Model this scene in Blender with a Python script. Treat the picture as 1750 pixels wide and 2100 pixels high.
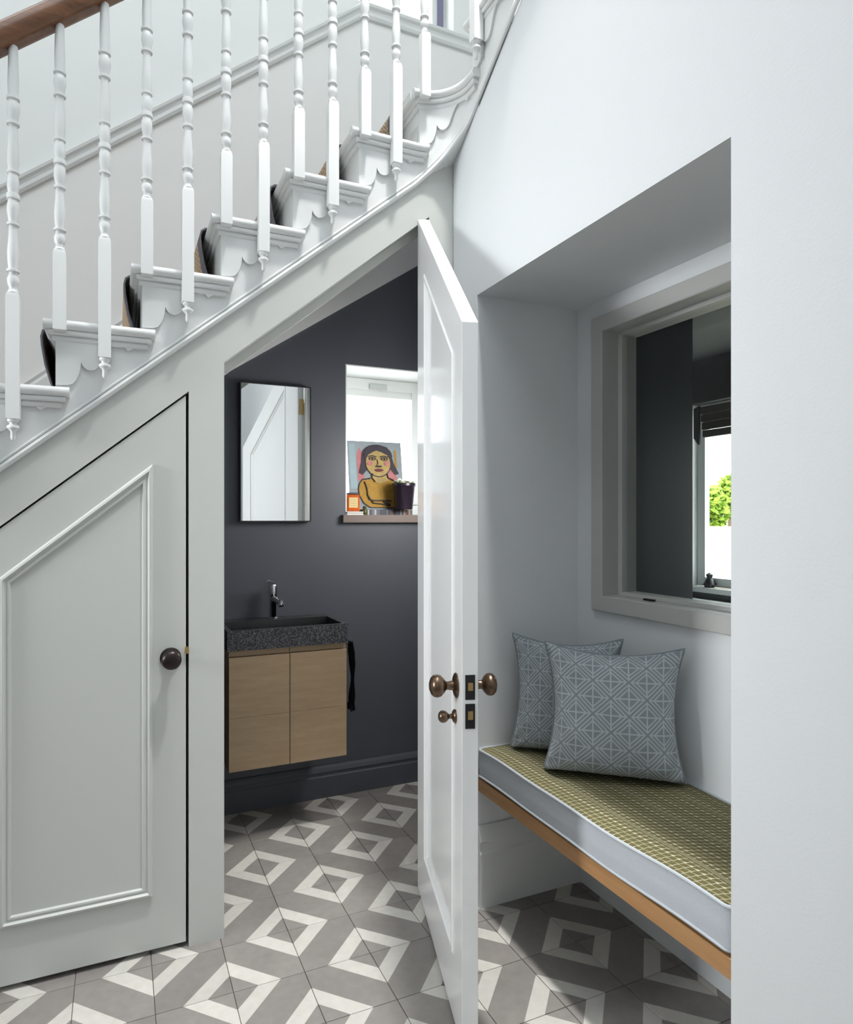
import bpy, bmesh, math, random
from mathutils import Vector, Matrix
random.seed(7)
for o in list(bpy.data.objects):
    bpy.data.objects.remove(o, do_unlink=True)
SC = bpy.context.scene
COL = SC.collection
R = math.radians
PI = math.pi

# ------------------------------------------------------------------ camera, world, lights, exposure
cd = bpy.data.cameras.new('camera')
cd.sensor_fit = 'HORIZONTAL'; cd.sensor_width = 36.0
cd.lens = 36 * 1315.4 / 1750
cd.shift_x = 69.2 / 1750; cd.shift_y = 14.6 / 1750
cd.clip_start = 0.02
cam = bpy.data.objects.new('camera', cd); COL.objects.link(cam)
cam.location = (0, 0, 1.29); cam.rotation_euler = (R(90), 0, R(-(90 - 66.79)))
SC.camera = cam

SC.view_settings.view_transform = 'Standard'; SC.view_settings.look = 'None'
SC.view_settings.gamma = 1; SC.view_settings.use_curve_mapping = False
SC.view_settings.exposure = 0.05

w = bpy.data.worlds.new('World'); SC.world = w; w.use_nodes = True
bg = w.node_tree.nodes['Background']
bg.inputs[0].default_value = (0.93, 0.97, 1.0, 1); bg.inputs[1].default_value = 6.0


def area(name, loc, target, sx, sy, power, color=(1, 1, 1), spread=180):
    l = bpy.data.lights.new(name, 'AREA'); l.shape = 'RECTANGLE'; l.size = sx; l.size_y = sy
    l.energy = power; l.color = color; l.spread = R(spread)
    o = bpy.data.objects.new(name, l); COL.objects.link(o); o.location = loc
    d = Vector(target) - Vector(loc)
    o.rotation_euler = d.to_track_quat('-Z', 'Y').to_euler()
    return o


area('rooflight', (-0.2, 0.4, 5.25), (-0.2, 0.4, 0), 2.6, 2.6, 70, (0.93, 0.97, 1.0))
area('hall_window_light', (-2.74, 1.62, 1.7), (0.9, 1.72, 1.2), 0.5, 1.4, 12, (0.97, 0.99, 1.0), 58)
area('stairwell_spot_light', (0.96, 1.22, 4.9), (0.92, 1.25, 0), 0.20, 0.20, 21, (1.0, 0.99, 0.97), 60)
area('toilet_fill_light', (1.42, 2.30, 1.55), (0.8, 2.75, 1.2), 0.34, 0.34, 7.5, (1.0, 0.98, 0.95))  # added fill hidden behind the open door, no wall lamp known
area('upper_stair_fill', (-1.2, 2.45, 4.9), (0.2, 2.7, 2.6), 0.6, 0.6, 5, (0.97, 0.99, 1.0))  # added fill that lifts the upper stair wall and dado, source invented
# daylight portals: these only guide the sampling of the sky through the windows
for _n, _l, _t, _a, _b in (('landing_window_portal', (1.25, 2.955, 4.4), (1.25, 0, 4.4), 0.62, 1.3), ('toilet_window_portal', (1.244, 3.16, 1.666), (1.244, 0, 1.666), 0.5, 0.71),
                           ('kitchen_window_portal', (3.71, 2.56, 1.44), (0, 2.56, 1.44), 1.33, 1.27)):
    area(_n, _l, _t, _a, _b, 1).data.cycles.is_portal = True


# ------------------------------------------------------------------ materials
def mat(name, col, rough=0.5, metal=0.0, noise=0.0, nscale=8.0, bump=0.0, bscale=60.0, spec=0.5, sheen=0.0, trans=0.0):
    m = bpy.data.materials.new(name); m.use_nodes = True
    nt = m.node_tree; p = nt.nodes['Principled BSDF']
    p.inputs['Base Color'].default_value = (*col, 1); p.inputs['Roughness'].default_value = rough
    p.inputs['Metallic'].default_value = metal
    p.inputs['Specular IOR Level'].default_value = spec
    if sheen: p.inputs['Sheen Weight'].default_value = sheen
    if trans: p.inputs['Transmission Weight'].default_value = trans
    tc = nt.nodes.new('ShaderNodeTexCoord')
    if noise:
        n = nt.nodes.new('ShaderNodeTexNoise'); n.inputs['Scale'].default_value = nscale; n.inputs['Detail'].default_value = 5
        nt.links.new(tc.outputs['Object'], n.inputs['Vector'])
        mx = nt.nodes.new('ShaderNodeMix'); mx.data_type = 'RGBA'
        mx.inputs[6].default_value = (*[c * (1 - noise) for c in col], 1)
        mx.inputs[7].default_value = (*[min(1, c * (1 + noise)) for c in col], 1)
        nt.links.new(n.outputs['Fac'], mx.inputs[0]); nt.links.new(mx.outputs[2], p.inputs['Base Color'])
    if bump:
        n2 = nt.nodes.new('ShaderNodeTexNoise'); n2.inputs['Scale'].default_value = bscale; n2.inputs['Detail'].default_value = 4
        nt.links.new(tc.outputs['Object'], n2.inputs['Vector'])
        b = nt.nodes.new('ShaderNodeBump'); b.inputs['Strength'].default_value = bump; b.inputs['Distance'].default_value = 0.004
        nt.links.new(n2.outputs['Fac'], b.inputs['Height']); nt.links.new(b.outputs['Normal'], p.inputs['Normal'])
    return m


class G:
    """tiny node-expression helper"""
    def __init__(self, m):
        self.nt = m.node_tree; self.p = self.nt.nodes['Principled BSDF']
    def n(self, t): return self.nt.nodes.new(t)
    def set(self, sock, v):
        if hasattr(v, 'is_output'): self.nt.links.new(v, sock)
        elif isinstance(v, (tuple, list)): sock.default_value = (*v, 1) if len(v) == 3 and sock.type == 'RGBA' else v
        else: sock.default_value = v
    def m(self, op, a, b=0.0, c=0.0):
        x = self.n('ShaderNodeMath'); x.operation = op
        for s, v in zip(x.inputs, (a, b, c)): self.set(s, v)
        return x.outputs[0]
    def mix(self, f, a, b):
        x = self.n('ShaderNodeMix'); x.data_type = 'RGBA'
        self.set(x.inputs[0], f); self.set(x.inputs[6], a); self.set(x.inputs[7], b)
        return x.outputs[2]
    def xyz(self, out):
        tc = self.n('ShaderNodeTexCoord'); s = self.n('ShaderNodeSeparateXYZ')
        self.nt.links.new(tc.outputs[out], s.inputs[0]); return s.outputs[0], s.outputs[1], s.outputs[2], tc.outputs[out]
    def noise(self, vec, scale, detail=4, sc=None):
        t = self.n('ShaderNodeTexNoise'); t.inputs['Scale'].default_value = scale; t.inputs['Detail'].default_value = detail
        if sc:
            mp = self.n('ShaderNodeMapping'); mp.inputs['Scale'].default_value = sc
            self.nt.links.new(vec, mp.inputs[0]); vec = mp.outputs[0]
        self.nt.links.new(vec, t.inputs['Vector']); return t.outputs['Fac']
    def bump(self, h, s=0.3, d=0.003):
        b = self.n('ShaderNodeBump'); b.inputs['Strength'].default_value = s; b.inputs['Distance'].default_value = d
        self.set(b.inputs['Height'], h); self.nt.links.new(b.outputs[0], self.p.inputs['Normal'])
    def col(self, c): self.set(self.p.inputs['Base Color'], c)


WALL = mat('wall_paint', (0.765, 0.785, 0.80), 0.75, bump=0.05, bscale=140, noise=0.01, spec=0.3)
STAIRWALL = mat('stair_wall_paint', (0.88, 0.90, 0.885), 0.75, bump=0.05, bscale=140, spec=0.3)
WOODGREY = mat('grey_woodwork_paint', (0.585, 0.60, 0.57), 0.42, bump=0.02, bscale=90, noise=0.012, nscale=3)
WHITEWOOD = mat('white_woodwork_paint', (0.76, 0.775, 0.765), 0.38)
DOORPAINT = mat('door_satin_paint', (0.84, 0.85, 0.85), 0.16, spec=0.6)
WINPAINT = mat('window_grey_paint', (0.50, 0.505, 0.485), 0.45)
DADO = mat('pale_grey_stair_wall_paint', (0.86, 0.865, 0.85), 0.75, bump=0.05, bscale=140, spec=0.3)
DARK = mat('charcoal_paint', (0.088, 0.096, 0.114), 0.5, bump=0.04, bscale=120, noise=0.04)
DARKKIT = mat('dark_kitchen_paint', (0.062, 0.068, 0.075), 0.5)
WHITE = mat('white_paint', (0.80, 0.82, 0.81), 0.5)
BLACK = mat('black_metal', (0.012, 0.012, 0.014), 0.35)
BLACKGAP = mat('dark_shadow_gap', (0.01, 0.01, 0.01), 0.9)
BRONZE = mat('bronze_metal', (0.16, 0.105, 0.07), 0.28, metal=0.9, noise=0.25, nscale=30)
BRONZEDARK = mat('dark_bronze_metal', (0.035, 0.026, 0.024), 0.3, metal=0.7)
BRASS = mat('brass_metal', (0.62, 0.42, 0.18), 0.3, metal=0.9)
CHROME = mat('chrome_metal', (0.75, 0.76, 0.78), 0.06, metal=1.0)
MIRROR = mat('mirror_glass', (0.93, 0.95, 0.95), 0.01, metal=1.0)
FABGREY = mat('grey_cushion_fabric', (0.56, 0.59, 0.63), 0.95, bump=0.25, bscale=500, noise=0.06, nscale=200, spec=0.1, sheen=0.2)
PIPING = mat('grey_piping_fabric', (0.27, 0.30, 0.33), 0.95, spec=0.1)
PIPELIGHT = mat('pale_piping_fabric', (0.45, 0.48, 0.51), 0.95, spec=0.1)
CARPETEDGE = mat('carpet_border_tape', (0.17, 0.165, 0.185), 0.95, bump=0.3, bscale=400, spec=0.05)
SILLWOOD = mat('grey_brown_sill', (0.17, 0.13, 0.11), 0.5, noise=0.1)
POTDARK = mat('dark_glazed_pot', (0.020, 0.012, 0.022), 0.25)
PETAL = mat('white_petals', (0.82, 0.82, 0.70), 0.7)
GREENL = mat('green_leaf', (0.12, 0.2, 0.03), 0.6)
AMBER = mat('amber_glass', (0.55, 0.10, 0.01), 0.12, noise=0.35, nscale=40)
CREAM = mat('cream_label', (0.72, 0.58, 0.28), 0.8)
PAPER = mat('white_paper', (0.8, 0.8, 0.78), 0.8)
BLINDBROWN = mat('brown_blind_fabric', (0.10, 0.085, 0.065), 0.9, bump=0.2, bscale=300)
BLINDDARK = mat('dark_blind_fabric', (0.03, 0.035, 0.045), 0.9)
TOWEL = mat('black_towel_fabric', (0.006, 0.006, 0.008), 0.95, spec=0.1)
TAN = mat('tan_garden_brick', (0.72, 0.58, 0.40), 0.9, noise=0.2)
LEAF = mat('bright_tree_leaf', (0.28, 0.42, 0.04), 0.7, noise=0.4, nscale=3)
BARK = mat('tree_bark', (0.15, 0.1, 0.06), 0.9)
GROUT = mat('brown_grout', (0.16, 0.125, 0.10), 0.9, noise=0.15, nscale=60)

# glass
GLASS = bpy.data.materials.new('clear_glass'); GLASS.use_nodes = True
nt = GLASS.node_tree; nt.nodes.clear()
_o = nt.nodes.new('ShaderNodeOutputMaterial'); _m = nt.nodes.new('ShaderNodeMixShader')
_t = nt.nodes.new('ShaderNodeBsdfTransparent'); _g = nt.nodes.new('ShaderNodeBsdfGlossy'); _f = nt.nodes.new('ShaderNodeLayerWeight'); _pw = nt.nodes.new('ShaderNodeMath')
_g.inputs['Roughness'].default_value = 0.01; _pw.operation = 'POWER'; _pw.inputs[1].default_value = 5.0
nt.links.new(_f.outputs['Facing'], _pw.inputs[0]); _ml = nt.nodes.new('ShaderNodeMath'); _ml.operation = 'MULTIPLY_ADD'; _ml.inputs[1].default_value = 0.7; _ml.inputs[2].default_value = 0.025
nt.links.new(_pw.outputs[0], _ml.inputs[0])
_t.inputs[0].default_value = (0.95, 0.97, 0.96, 1)
nt.links.new(_ml.outputs[0], _m.inputs[0]); nt.links.new(_t.outputs[0], _m.inputs[1]); nt.links.new(_g.outputs[0], _m.inputs[2])
nt.links.new(_m.outputs[0], _o.inputs[0])


def wood(name, c1, c2, stretch, rough=0.45, scale=6.0, contrast=1.0):
    m = mat(name, c1, rough); g = G(m)
    x, y, z, v = g.xyz('Object')
    n = g.noise(v, scale, 6, stretch)
    n2 = g.noise(v, scale * 5, 3, stretch)
    f = g.m('MULTIPLY_ADD', n2, 0.35, g.m('MULTIPLY', n, 0.8))
    f = g.m('MULTIPLY', g.m('SUBTRACT', f, 0.3), 1.6 * contrast); 
    cl = g.n('ShaderNodeClamp'); g.set(cl.inputs[0], f)
    g.col(g.mix(cl.outputs[0], c1, c2)); g.bump(n2, 0.08, 0.002)
    return m


MAHOG = wood('brown_handrail_wood', (0.085, 0.030, 0.012), (0.26, 0.115, 0.05), (0.6, 8, 8), 0.3, 5, 1.2)
OAK = wood('oak_vanity_wood', (0.33, 0.225, 0.13), (0.44, 0.32, 0.20), (1.2, 1, 9), 0.5, 5)
OAKBENCH = wood('oak_bench_wood', (0.40, 0.20, 0.075), (0.56, 0.31, 0.135), (6, 0.7, 9), 0.45, 6)

# granite
GRANITE = mat('dark_granite', (0.02, 0.02, 0.022), 0.55); _g1 = G(GRANITE)
_x, _y, _z, _v = _g1.xyz('Object')
_vo = _g1.n('ShaderNodeTexNoise'); _vo.inputs['Scale'].default_value = 170; _vo.inputs['Detail'].default_value = 3; _vo.inputs['Roughness'].default_value = 0.8
_g1.nt.links.new(_v, _vo.inputs['Vector'])
_r = _g1.m('MULTIPLY', _g1.m('SUBTRACT', _vo.outputs['Fac'], 0.47), 7.0); _cl = _g1.n('ShaderNodeClamp'); _g1.set(_cl.inputs[0], _r)
_g1.col(_g1.mix(_cl.outputs[0], (0.012, 0.012, 0.014), (0.15, 0.15, 0.165)))
GRANITEIN = mat('polished_dark_stone', (0.008, 0.008, 0.009), 0.25)

# floor tile: diagonal bands
TILE = mat('patterned_cement_tile', (0.5, 0.5, 0.5), 0.55); _g2 = G(TILE)
_x, _y, _z, _v = _g2.xyz('Object')
_q = _g2.m('ADD', _g2.m('MULTIPLY', _g2.m('ADD', _x, _y), 5.0), 1.0)       # 0..2 along the diagonal
_d = _g2.m('SUBTRACT', 1.0, _g2.m('ABSOLUTE', _g2.m('SUBTRACT', _q, 1.0)))  # 0 at diamond corners .. 1 at middle
_wh = _g2.m('MULTIPLY', _g2.m('GREATER_THAN', _d, 0.34), _g2.m('LESS_THAN', _d, 0.66))
_oi = _g2.n('ShaderNodeObjectInfo')
_tcw = _g2.n('ShaderNodeNewGeometry')
_cl1 = _g2.noise(_tcw.outputs['Position'], 7, 5); _cl2 = _g2.noise(_tcw.outputs['Position'], 38, 4)
_gr = _g2.mix(_g2.m('MULTIPLY_ADD', _cl2, 0.5, g_b := _g2.m('MULTIPLY', _cl1, 0.5)), (0.155, 0.142, 0.132), (0.335, 0.312, 0.292))
_gw = _g2.mix(_cl2, (0.49, 0.47, 0.43), (0.63, 0.61, 0.565))
_cc = _g2.mix(_wh, _gr, _gw)
_val = _g2.n('ShaderNodeHueSaturation'); _g2.set(_val.inputs['Color'], _cc); _g2.set(_val.inputs['Value'], _g2.m('MULTIPLY_ADD', _oi.outputs['Random'], 0.16, 0.92))
_g2.col(_val.outputs[0]); _g2.bump(_cl2, 0.06, 0.002)
_g2.set(_g2.p.inputs['Roughness'], _g2.m('MULTIPLY_ADD', _cl2, 0.3, 0.35))


def tri(g, v):   # triangle wave period 1, 0..1
    return g.m('MULTIPLY', g.m('ABSOLUTE', g.m('SUBTRACT', g.m('FRACT', v), 0.5)), 2.0)


# bench fabric: rows of small zig-zag cells, triangles and stripes (UV: u along bench in m, v across in m)
OLIVE = mat('olive_zigzag_fabric', (0.2, 0.19, 0.07), 0.95, spec=0.1); _g3 = G(OLIVE)
_x, _y, _z, _v = _g3.xyz('UV')
_u = _g3.m('MULTIPLY', _x, 1 / 0.0165); _vv = _g3.m('MULTIPLY', _y, 1 / 0.0135)
_row = _g3.m('FLOOR', _vv); _fv = _g3.m('FRACT', _vv)
_sh = _g3.m('MULTIPLY', _g3.m('FLOORED_MODULO', _row, 3.0), 0.36)
_fu = _g3.m('FRACT', _g3.m('ADD', _g3.m('ADD', _u, _sh), _g3.m('MULTIPLY', _fv, 0.22)))
_hv = _g3.m('FRACT', _g3.m('ADD', _vv, _g3.m('MULTIPLY', _g3.m('SUBTRACT', _fu, 0.5), 0.30)))
_l1 = _g3.m('LESS_THAN', _hv, 0.13); _l2 = _g3.m('LESS_THAN', _fu, 0.13)
_per = _g3.m('FLOORED_MODULO', _g3.m('SUBTRACT', _vv, 4.4), 9.0)
_band = _g3.m('LESS_THAN', _per, 0.9)
_st = _g3.m('GREATER_THAN', _g3.m('FRACT', _g3.m('MULTIPLY', _per, 3.4)), 0.66)
_p3 = _g3.m('FLOORED_MODULO', _row, 3.0)
_trow = _g3.m('MAXIMUM', _g3.m('LESS_THAN', _p3, 0.5), _g3.m('COMPARE', _per, 1.35, 0.45))
_tr = _g3.m('MULTIPLY', _trow, _g3.m('LESS_THAN', _g3.m('ADD', _fu, _g3.m('MULTIPLY', _fv, 0.9)), 0.50))
_wob = _g3.noise(_v, 90, 2)
_lines = _g3.m('MULTIPLY', _g3.m('MAXIMUM', _l1, _l2), _g3.m('MULTIPLY_ADD', _wob, 0.9, 0.05))
_ln = _g3.m('MAXIMUM', _lines, _tr)
_ln = _g3.m('ADD', _g3.m('MULTIPLY', _ln, _g3.m('SUBTRACT', 1.0, _band)), _g3.m('MULTIPLY', _g3.m('MULTIPLY', _st, 0.6), _band))
_nz = _g3.noise(_v, 700, 3)
_base = _g3.mix(_nz, (0.085, 0.075, 0.030), (0.165, 0.148, 0.066))
_cln = _g3.n('ShaderNodeClamp'); _g3.set(_cln.inputs[0], _ln)
_g3.col(_g3.mix(_g3.m('MULTIPLY', _cln.outputs[0], 0.9), _base, (0.66, 0.63, 0.50))); _g3.bump(_nz, 0.3, 0.002)

# pillow lattice (UV 0..1)
PILLOW = mat('grey_lattice_fabric', (0.3, 0.33, 0.36), 0.95, spec=0.1, sheen=0.2); _g4 = G(PILLOW)
_x, _y, _z, _v = _g4.xyz('UV')
_N = 4.0
_a = _g4.m('ABSOLUTE', _g4.m('SUBTRACT', _g4.m('FRACT', _g4.m('MULTIPLY', _x, _N)), 0.5))
_b = _g4.m('ABSOLUTE', _g4.m('SUBTRACT', _g4.m('FRACT', _g4.m('MULTIPLY', _y, _N)), 0.5))
_s = _g4.m('ADD', _a, _b)                                       # diamond distance 0 centre, 1 corner
_s2 = _g4.m('MINIMUM', _s, _g4.m('SUBTRACT', 1.0, _s))          # symmetric diamonds
_rings = _g4.m('MAXIMUM', _g4.m('COMPARE', _s2, 0.43, 0.028), _g4.m('COMPARE', _s2, 0.30, 0.03))
_mn = _g4.m('MINIMUM', _a, _b); _mx = _g4.m('MINIMUM', _g4.m('SUBTRACT', 0.5, _a), _g4.m('SUBTRACT', 0.5, _b))
_ax = _g4.m('MULTIPLY', _g4.m('LESS_THAN', _mn, 0.022), _g4.m('LESS_THAN', _s2, 0.43))
_ax2 = _g4.m('MULTIPLY', _g4.m('LESS_THAN', _mx, 0.022), _g4.m('LESS_THAN', _s2, 0.43))
_l = _g4.m('MAXIMUM', _rings, _g4.m('MAXIMUM', _ax, _ax2))
_nz = _g4.noise(_v, 160, 3)
_g4.col(_g4.mix(_l, _g4.mix(_nz, (0.245, 0.275, 0.30), (0.32, 0.35, 0.375)), (0.50, 0.535, 0.56))); _g4.bump(_nz, 0.35, 0.002)

# woven carpet
WEAVE = mat('beige_woven_carpet', (0.4, 0.3, 0.2), 0.95, spec=0.05); _g5 = G(WEAVE)
_x, _y, _z, _v = _g5.xyz('Object')
_mp = _g5.n('ShaderNodeMapping'); _mp.inputs['Scale'].default_value = (1, 1, 1)
_g5.nt.links.new(_v, _mp.inputs[0])
_zg = _g5.m('ADD', _g5.m('MULTIPLY', _z, 60.0), _g5.m('MULTIPLY', tri(_g5, _g5.m('MULTIPLY', _y, 30.0)), 1.2))
_k = tri(_g5, _g5.m('ADD', _zg, _g5.m('MULTIPLY', _x, 40.0)))
_nz = _g5.noise(_v, 220, 3)
_g5.col(_g5.mix(_g5.m('MULTIPLY_ADD', _k, 0.7, _g5.m('MULTIPLY', _nz, 0.3)), (0.07, 0.045, 0.03), (0.72, 0.56, 0.40))); _g5.bump(_k, 0.6, 0.003)

# striped box
STRIPES = mat('multicolour_stripes', (0.5, 0.5, 0.5), 0.5); _g6 = G(STRIPES)
_x, _y, _z, _v = _g6.xyz('Object')
_wn = _g6.n('ShaderNodeTexWhiteNoise'); _wn.noise_dimensions = '1D'
_g6.set(_wn.inputs['W'], _g6.m('FLOOR', _g6.m('MULTIPLY', _x, 110.0)))
_rp = _g6.n('ShaderNodeValToRGB'); _rp.color_ramp.interpolation = 'CONSTANT'
_e = _rp.color_ramp.elements
_e[0].position = 0; _e[0].color = (0.03, 0.025, 0.04, 1); _e[1].position = 0.3; _e[1].color = (0.25, 0.08, 0.05, 1)
for _pp, _c in ((0.45, (0.06, 0.10, 0.12)), (0.6, (0.4, 0.38, 0.34)), (0.75, (0.30, 0.18, 0.08)), (0.88, (0.16, 0.12, 0.2))):
    _ne = _e.new(_pp); _ne.color = (*_c, 1)
_g6.set(_rp.inputs[0], _wn.outputs['Value']); _g6.col(_rp.outputs[0])


# ------------------------------------------------------------------ mesh helpers
class MB:
    def __init__(self): self.v = []; self.f = []; self.mi = []; self.cur = 0; self.uv = {}
    def add(self, vs, fs):
        b = len(self.v); self.v += [tuple(p) for p in vs]
        for f in fs: self.f.append([b + i for i in f]); self.mi.append(self.cur)
        return self
    def box(self, x0, x1, y0, y1, z0, z1):
        vs = [(x, y, z) for x in (x0, x1) for y in (y0, y1) for z in (z0, z1)]
        return self.add(vs, [(0, 1, 3, 2), (4, 6, 7, 5), (0, 4, 5, 1), (2, 3, 7, 6), (0, 2, 6, 4), (1, 5, 7, 3)])
    def loft(self, loops, close=True, caps=True):
        n = len(loops[0]); vs = [p for l in loops for p in l]; fs = []
        for k in range(len(loops) - 1):
            for i in range(n if close else n - 1):
                j = (i + 1) % n
                fs.append((k * n + i, k * n + j, (k + 1) * n + j, (k + 1) * n + i))
        if caps and close:
            fs.append(tuple(range(n))[::-1]); fs.append(tuple((len(loops) - 1) * n + i for i in range(n)))
        return self.add(vs, fs)
    def prism(self, poly, fn, a, b):
        """poly 2-D extruded from a to b; fn(u,v,w)->xyz"""
        return self.loft([[fn(u, v, a) for u, v in poly], [fn(u, v, b) for u, v in poly]])
    def lathe(self, prof, seg=20, fn=None):
        """prof [(r,z)] about local z; fn maps local xyz to world"""
        fn = fn or (lambda x, y, z: (x, y, z))
        loops = [[fn(r * math.cos(2 * PI * i / seg), r * math.sin(2 * PI * i / seg), z) for i in range(seg)] for r, z in prof]
        return self.loft(loops)
    def tube(self, pts, r, seg=8, closed=False):
        P = [Vector(p) for p in pts]; loops = []; up = None; n = len(P)
        for i, p in enumerate(P):
            t = (P[(i + 1) % n] - P[i - 1]) if closed else (P[min(i + 1, n - 1)] - P[max(i - 1, 0)])
            t.normalize()
            if up is None: up = Vector((0, 0, 1)) if abs(t.z) < 0.9 else Vector((1, 0, 0))
            a = up - t * up.dot(t); a.normalize(); up = a; b = t.cross(a)
            rr = r[i] if isinstance(r, (list, tuple)) else r
            loops.append([tuple(p + (a * math.cos(2 * PI * k / seg) + b * math.sin(2 * PI * k / seg)) * rr) for k in range(seg)])
        if closed: loops.append(loops[0]); return self.loft(loops, caps=False)
        return self.loft(loops)
    def build(self, name, mats, parent=None, smooth=False, bevel=0.0, angle=40, seg=2, subsurf=0):
        me = bpy.data.meshes.new(name)
        me.from_pydata(self.v, [], self.f)
        mats = mats if isinstance(mats, (list, tuple)) else [mats]
        for m in mats: me.materials.append(m)
        bm = bmesh.new(); bm.from_mesh(me)
        for f, k in zip(bm.faces, self.mi): f.material_index = k
        bmesh.ops.remove_doubles(bm, verts=bm.verts, dist=1e-6)
        bmesh.ops.recalc_face_normals(bm, faces=bm.faces)
        bm.to_mesh(me); bm.free()
        o = bpy.data.objects.new(name, me); COL.objects.link(o)
        if parent: o.parent = parent
        if bevel:
            b = o.modifiers.new('bevel', 'BEVEL'); b.width = bevel; b.segments = seg; b.limit_method = 'ANGLE'; b.angle_limit = R(35)
        if subsurf:
            s = o.modifiers.new('sub', 'SUBSURF'); s.levels = subsurf; s.render_levels = subsurf
        if smooth:
            for p in me.polygons: p.use_smooth = True
            if angle and not subsurf: me.set_sharp_from_angle(angle=R(angle))
        return o


XY = lambda u, v, w: (u, v, w)
XZ = lambda u, v, w: (u, w, v)      # polygon in x,z extruded along y
YZ = lambda u, v, w: (w, u, v)      # polygon in y,z extruded along x


def offset_poly(poly, d):
    """mitred inset (d>0 inward) of a CCW polygon"""
    n = len(poly); out = []
    for i in range(n):
        p0, p1, p2 = Vector(poly[i - 1]), Vector(poly[i]), Vector(poly[(i + 1) % n])
        e1 = (p1 - p0).normalized(); e2 = (p2 - p1).normalized()
        n1 = Vector((-e1.y, e1.x)); n2 = Vector((-e2.y, e2.x))
        k = 1 + n1.dot(n2)
        out.append(tuple(p1 + (n1 + n2) * (d / k)))
    return out


def frame_loft(mb, poly, prof, fn):
    """mitred moulding round a polygon: prof is a closed loop of (inset, height)"""
    loops = [[fn(*q, h) for q in offset_poly(poly, d)] for d, h in prof]
    loops.append(loops[0])
    n = len(poly); vs = [p for l in loops[:-1] for p in l]; fs = []; L = len(loops) - 1
    for k in range(L):
        for i in range(n):
            j = (i + 1) % n; k2 = (k + 1) % L
            fs.append((k * n + i, k * n + j, k2 * n + j, k2 * n + i))
    mb.add(vs, fs); return mb


def empty(name, loc=(0, 0, 0), rot=(0, 0, 0)):
    o = bpy.data.objects.new(name, None); COL.objects.link(o); o.location = loc; o.rotation_euler = rot; o.empty_display_size = 0.1
    return o


def tag(o, label=None, cat=None, group=None, kind=None):
    if label: o['label'] = label
    if cat: o['category'] = cat
    if group: o['group'] = group
    if kind: o['kind'] = kind
    return o


def struct(o, label=None):
    o['kind'] = 'structure'
    if label: o['label'] = label
    return o


# ------------------------------------------------------------------ key dimensions
XR = 1.10          # right wall face
YW = 2.02          # under-stair wall face
YB = 2.87          # back wall face
XN = 1.515         # niche back
NY0, NY1, NZ = 0.89, 1.852, 2.036
SL = 0.825         # pitch of the stair
ZB0 = 1.665        # string bead: z = ZB0 + SL*x
RUN, RISE = 0.2244, 0.1857
AX, AR = 0.945, 0.15                     # curved corner of the string
ARC = AR * PI / 2
def sx(n): return -0.159 + RUN * (n - 2)
def tz(n): return 1.843 + RISE * (n - 2)


def P(s, o=0.0):
    """plan point on the string face at arc length s, moved o towards the hall"""
    if s < AX: return (s, YW - 0.005 - o)
    if s < AX + ARC:
        a = (s - AX) / AR
        return (AX + (AR - o) * math.sin(a), YW - 0.005 - AR + (AR - o) * math.cos(a))
    return (AX + AR - o, YW - 0.005 - AR - (s - AX - ARC))


def zb(s):
    pts = [(AX, ZB0 + SL * AX), (1.0, 2.497), (1.09, 2.58), (1.18, 2.652), (1.274, 2.716), (1.438, 2.83), (2.0, 3.22)]
    if s <= AX: return ZB0 + SL * s
    for (a, za), (b, zb_) in zip(pts, pts[1:]):
        if s <= b: return za + (zb_ - za) * (s - a) / (b - a)
    return pts[-1][1]


def srange(a, b):
    out = [a]
    for k in range(0, 17):
        q = AX + ARC * k / 16
        if a + 1e-4 < q < b - 1e-4: out.append(q)
    out.append(b); return out


def ssweep(mb, prof, a, b):
    """prof [(offset,z or callable)] swept along the string from a to b"""
    loops = []
    for s in srange(a, b):
        l = []
        for o, z in prof:
            x, y = P(s, o); l.append((x, y, z(s) if callable(z) else z))
        loops.append(l)
    return mb.loft(loops)


# ------------------------------------------------------------------ floor
fl = struct(MB().box(-2.8, 3.9, -2.0, 3.9, -0.12, -0.004).build('floor', GROUT))
TS = 0.2; OX, OY = 2.45 * TS, 9.894 * TS
tm = MB().box(-0.0991, 0.0991, -0.0991, 0.0991, -0.012, 0.0)
t0 = tm.build('tile', TILE, fl, bevel=0.0)
bmt = bmesh.new(); bmt.from_mesh(t0.data)
bmesh.ops.bevel(bmt, geom=[e for e in bmt.edges if all(v.co.z > -0.001 for v in e.verts)], offset=0.0009, segments=1, affect='EDGES')
bmt.to_mesh(t0.data); bmt.free()
first = True
for i in range(-7, 6):
    for j in range(-10, 5):
        cx = OX + (i + 0.5) * TS; cy = OY + (j + 0.5) * TS
        if cx > XN + 0.1: continue
        if cx > XR + 0.1 and cy < NY0 - 0.1: continue
        if first: t = t0; first = False
        else:
            t = t0.copy(); COL.objects.link(t); t.parent = fl
        t.location = (cx, cy, 0.0)
        t.rotation_euler = (0, 0, 0 if (i + j) % 2 == 0 else R(90))
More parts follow.
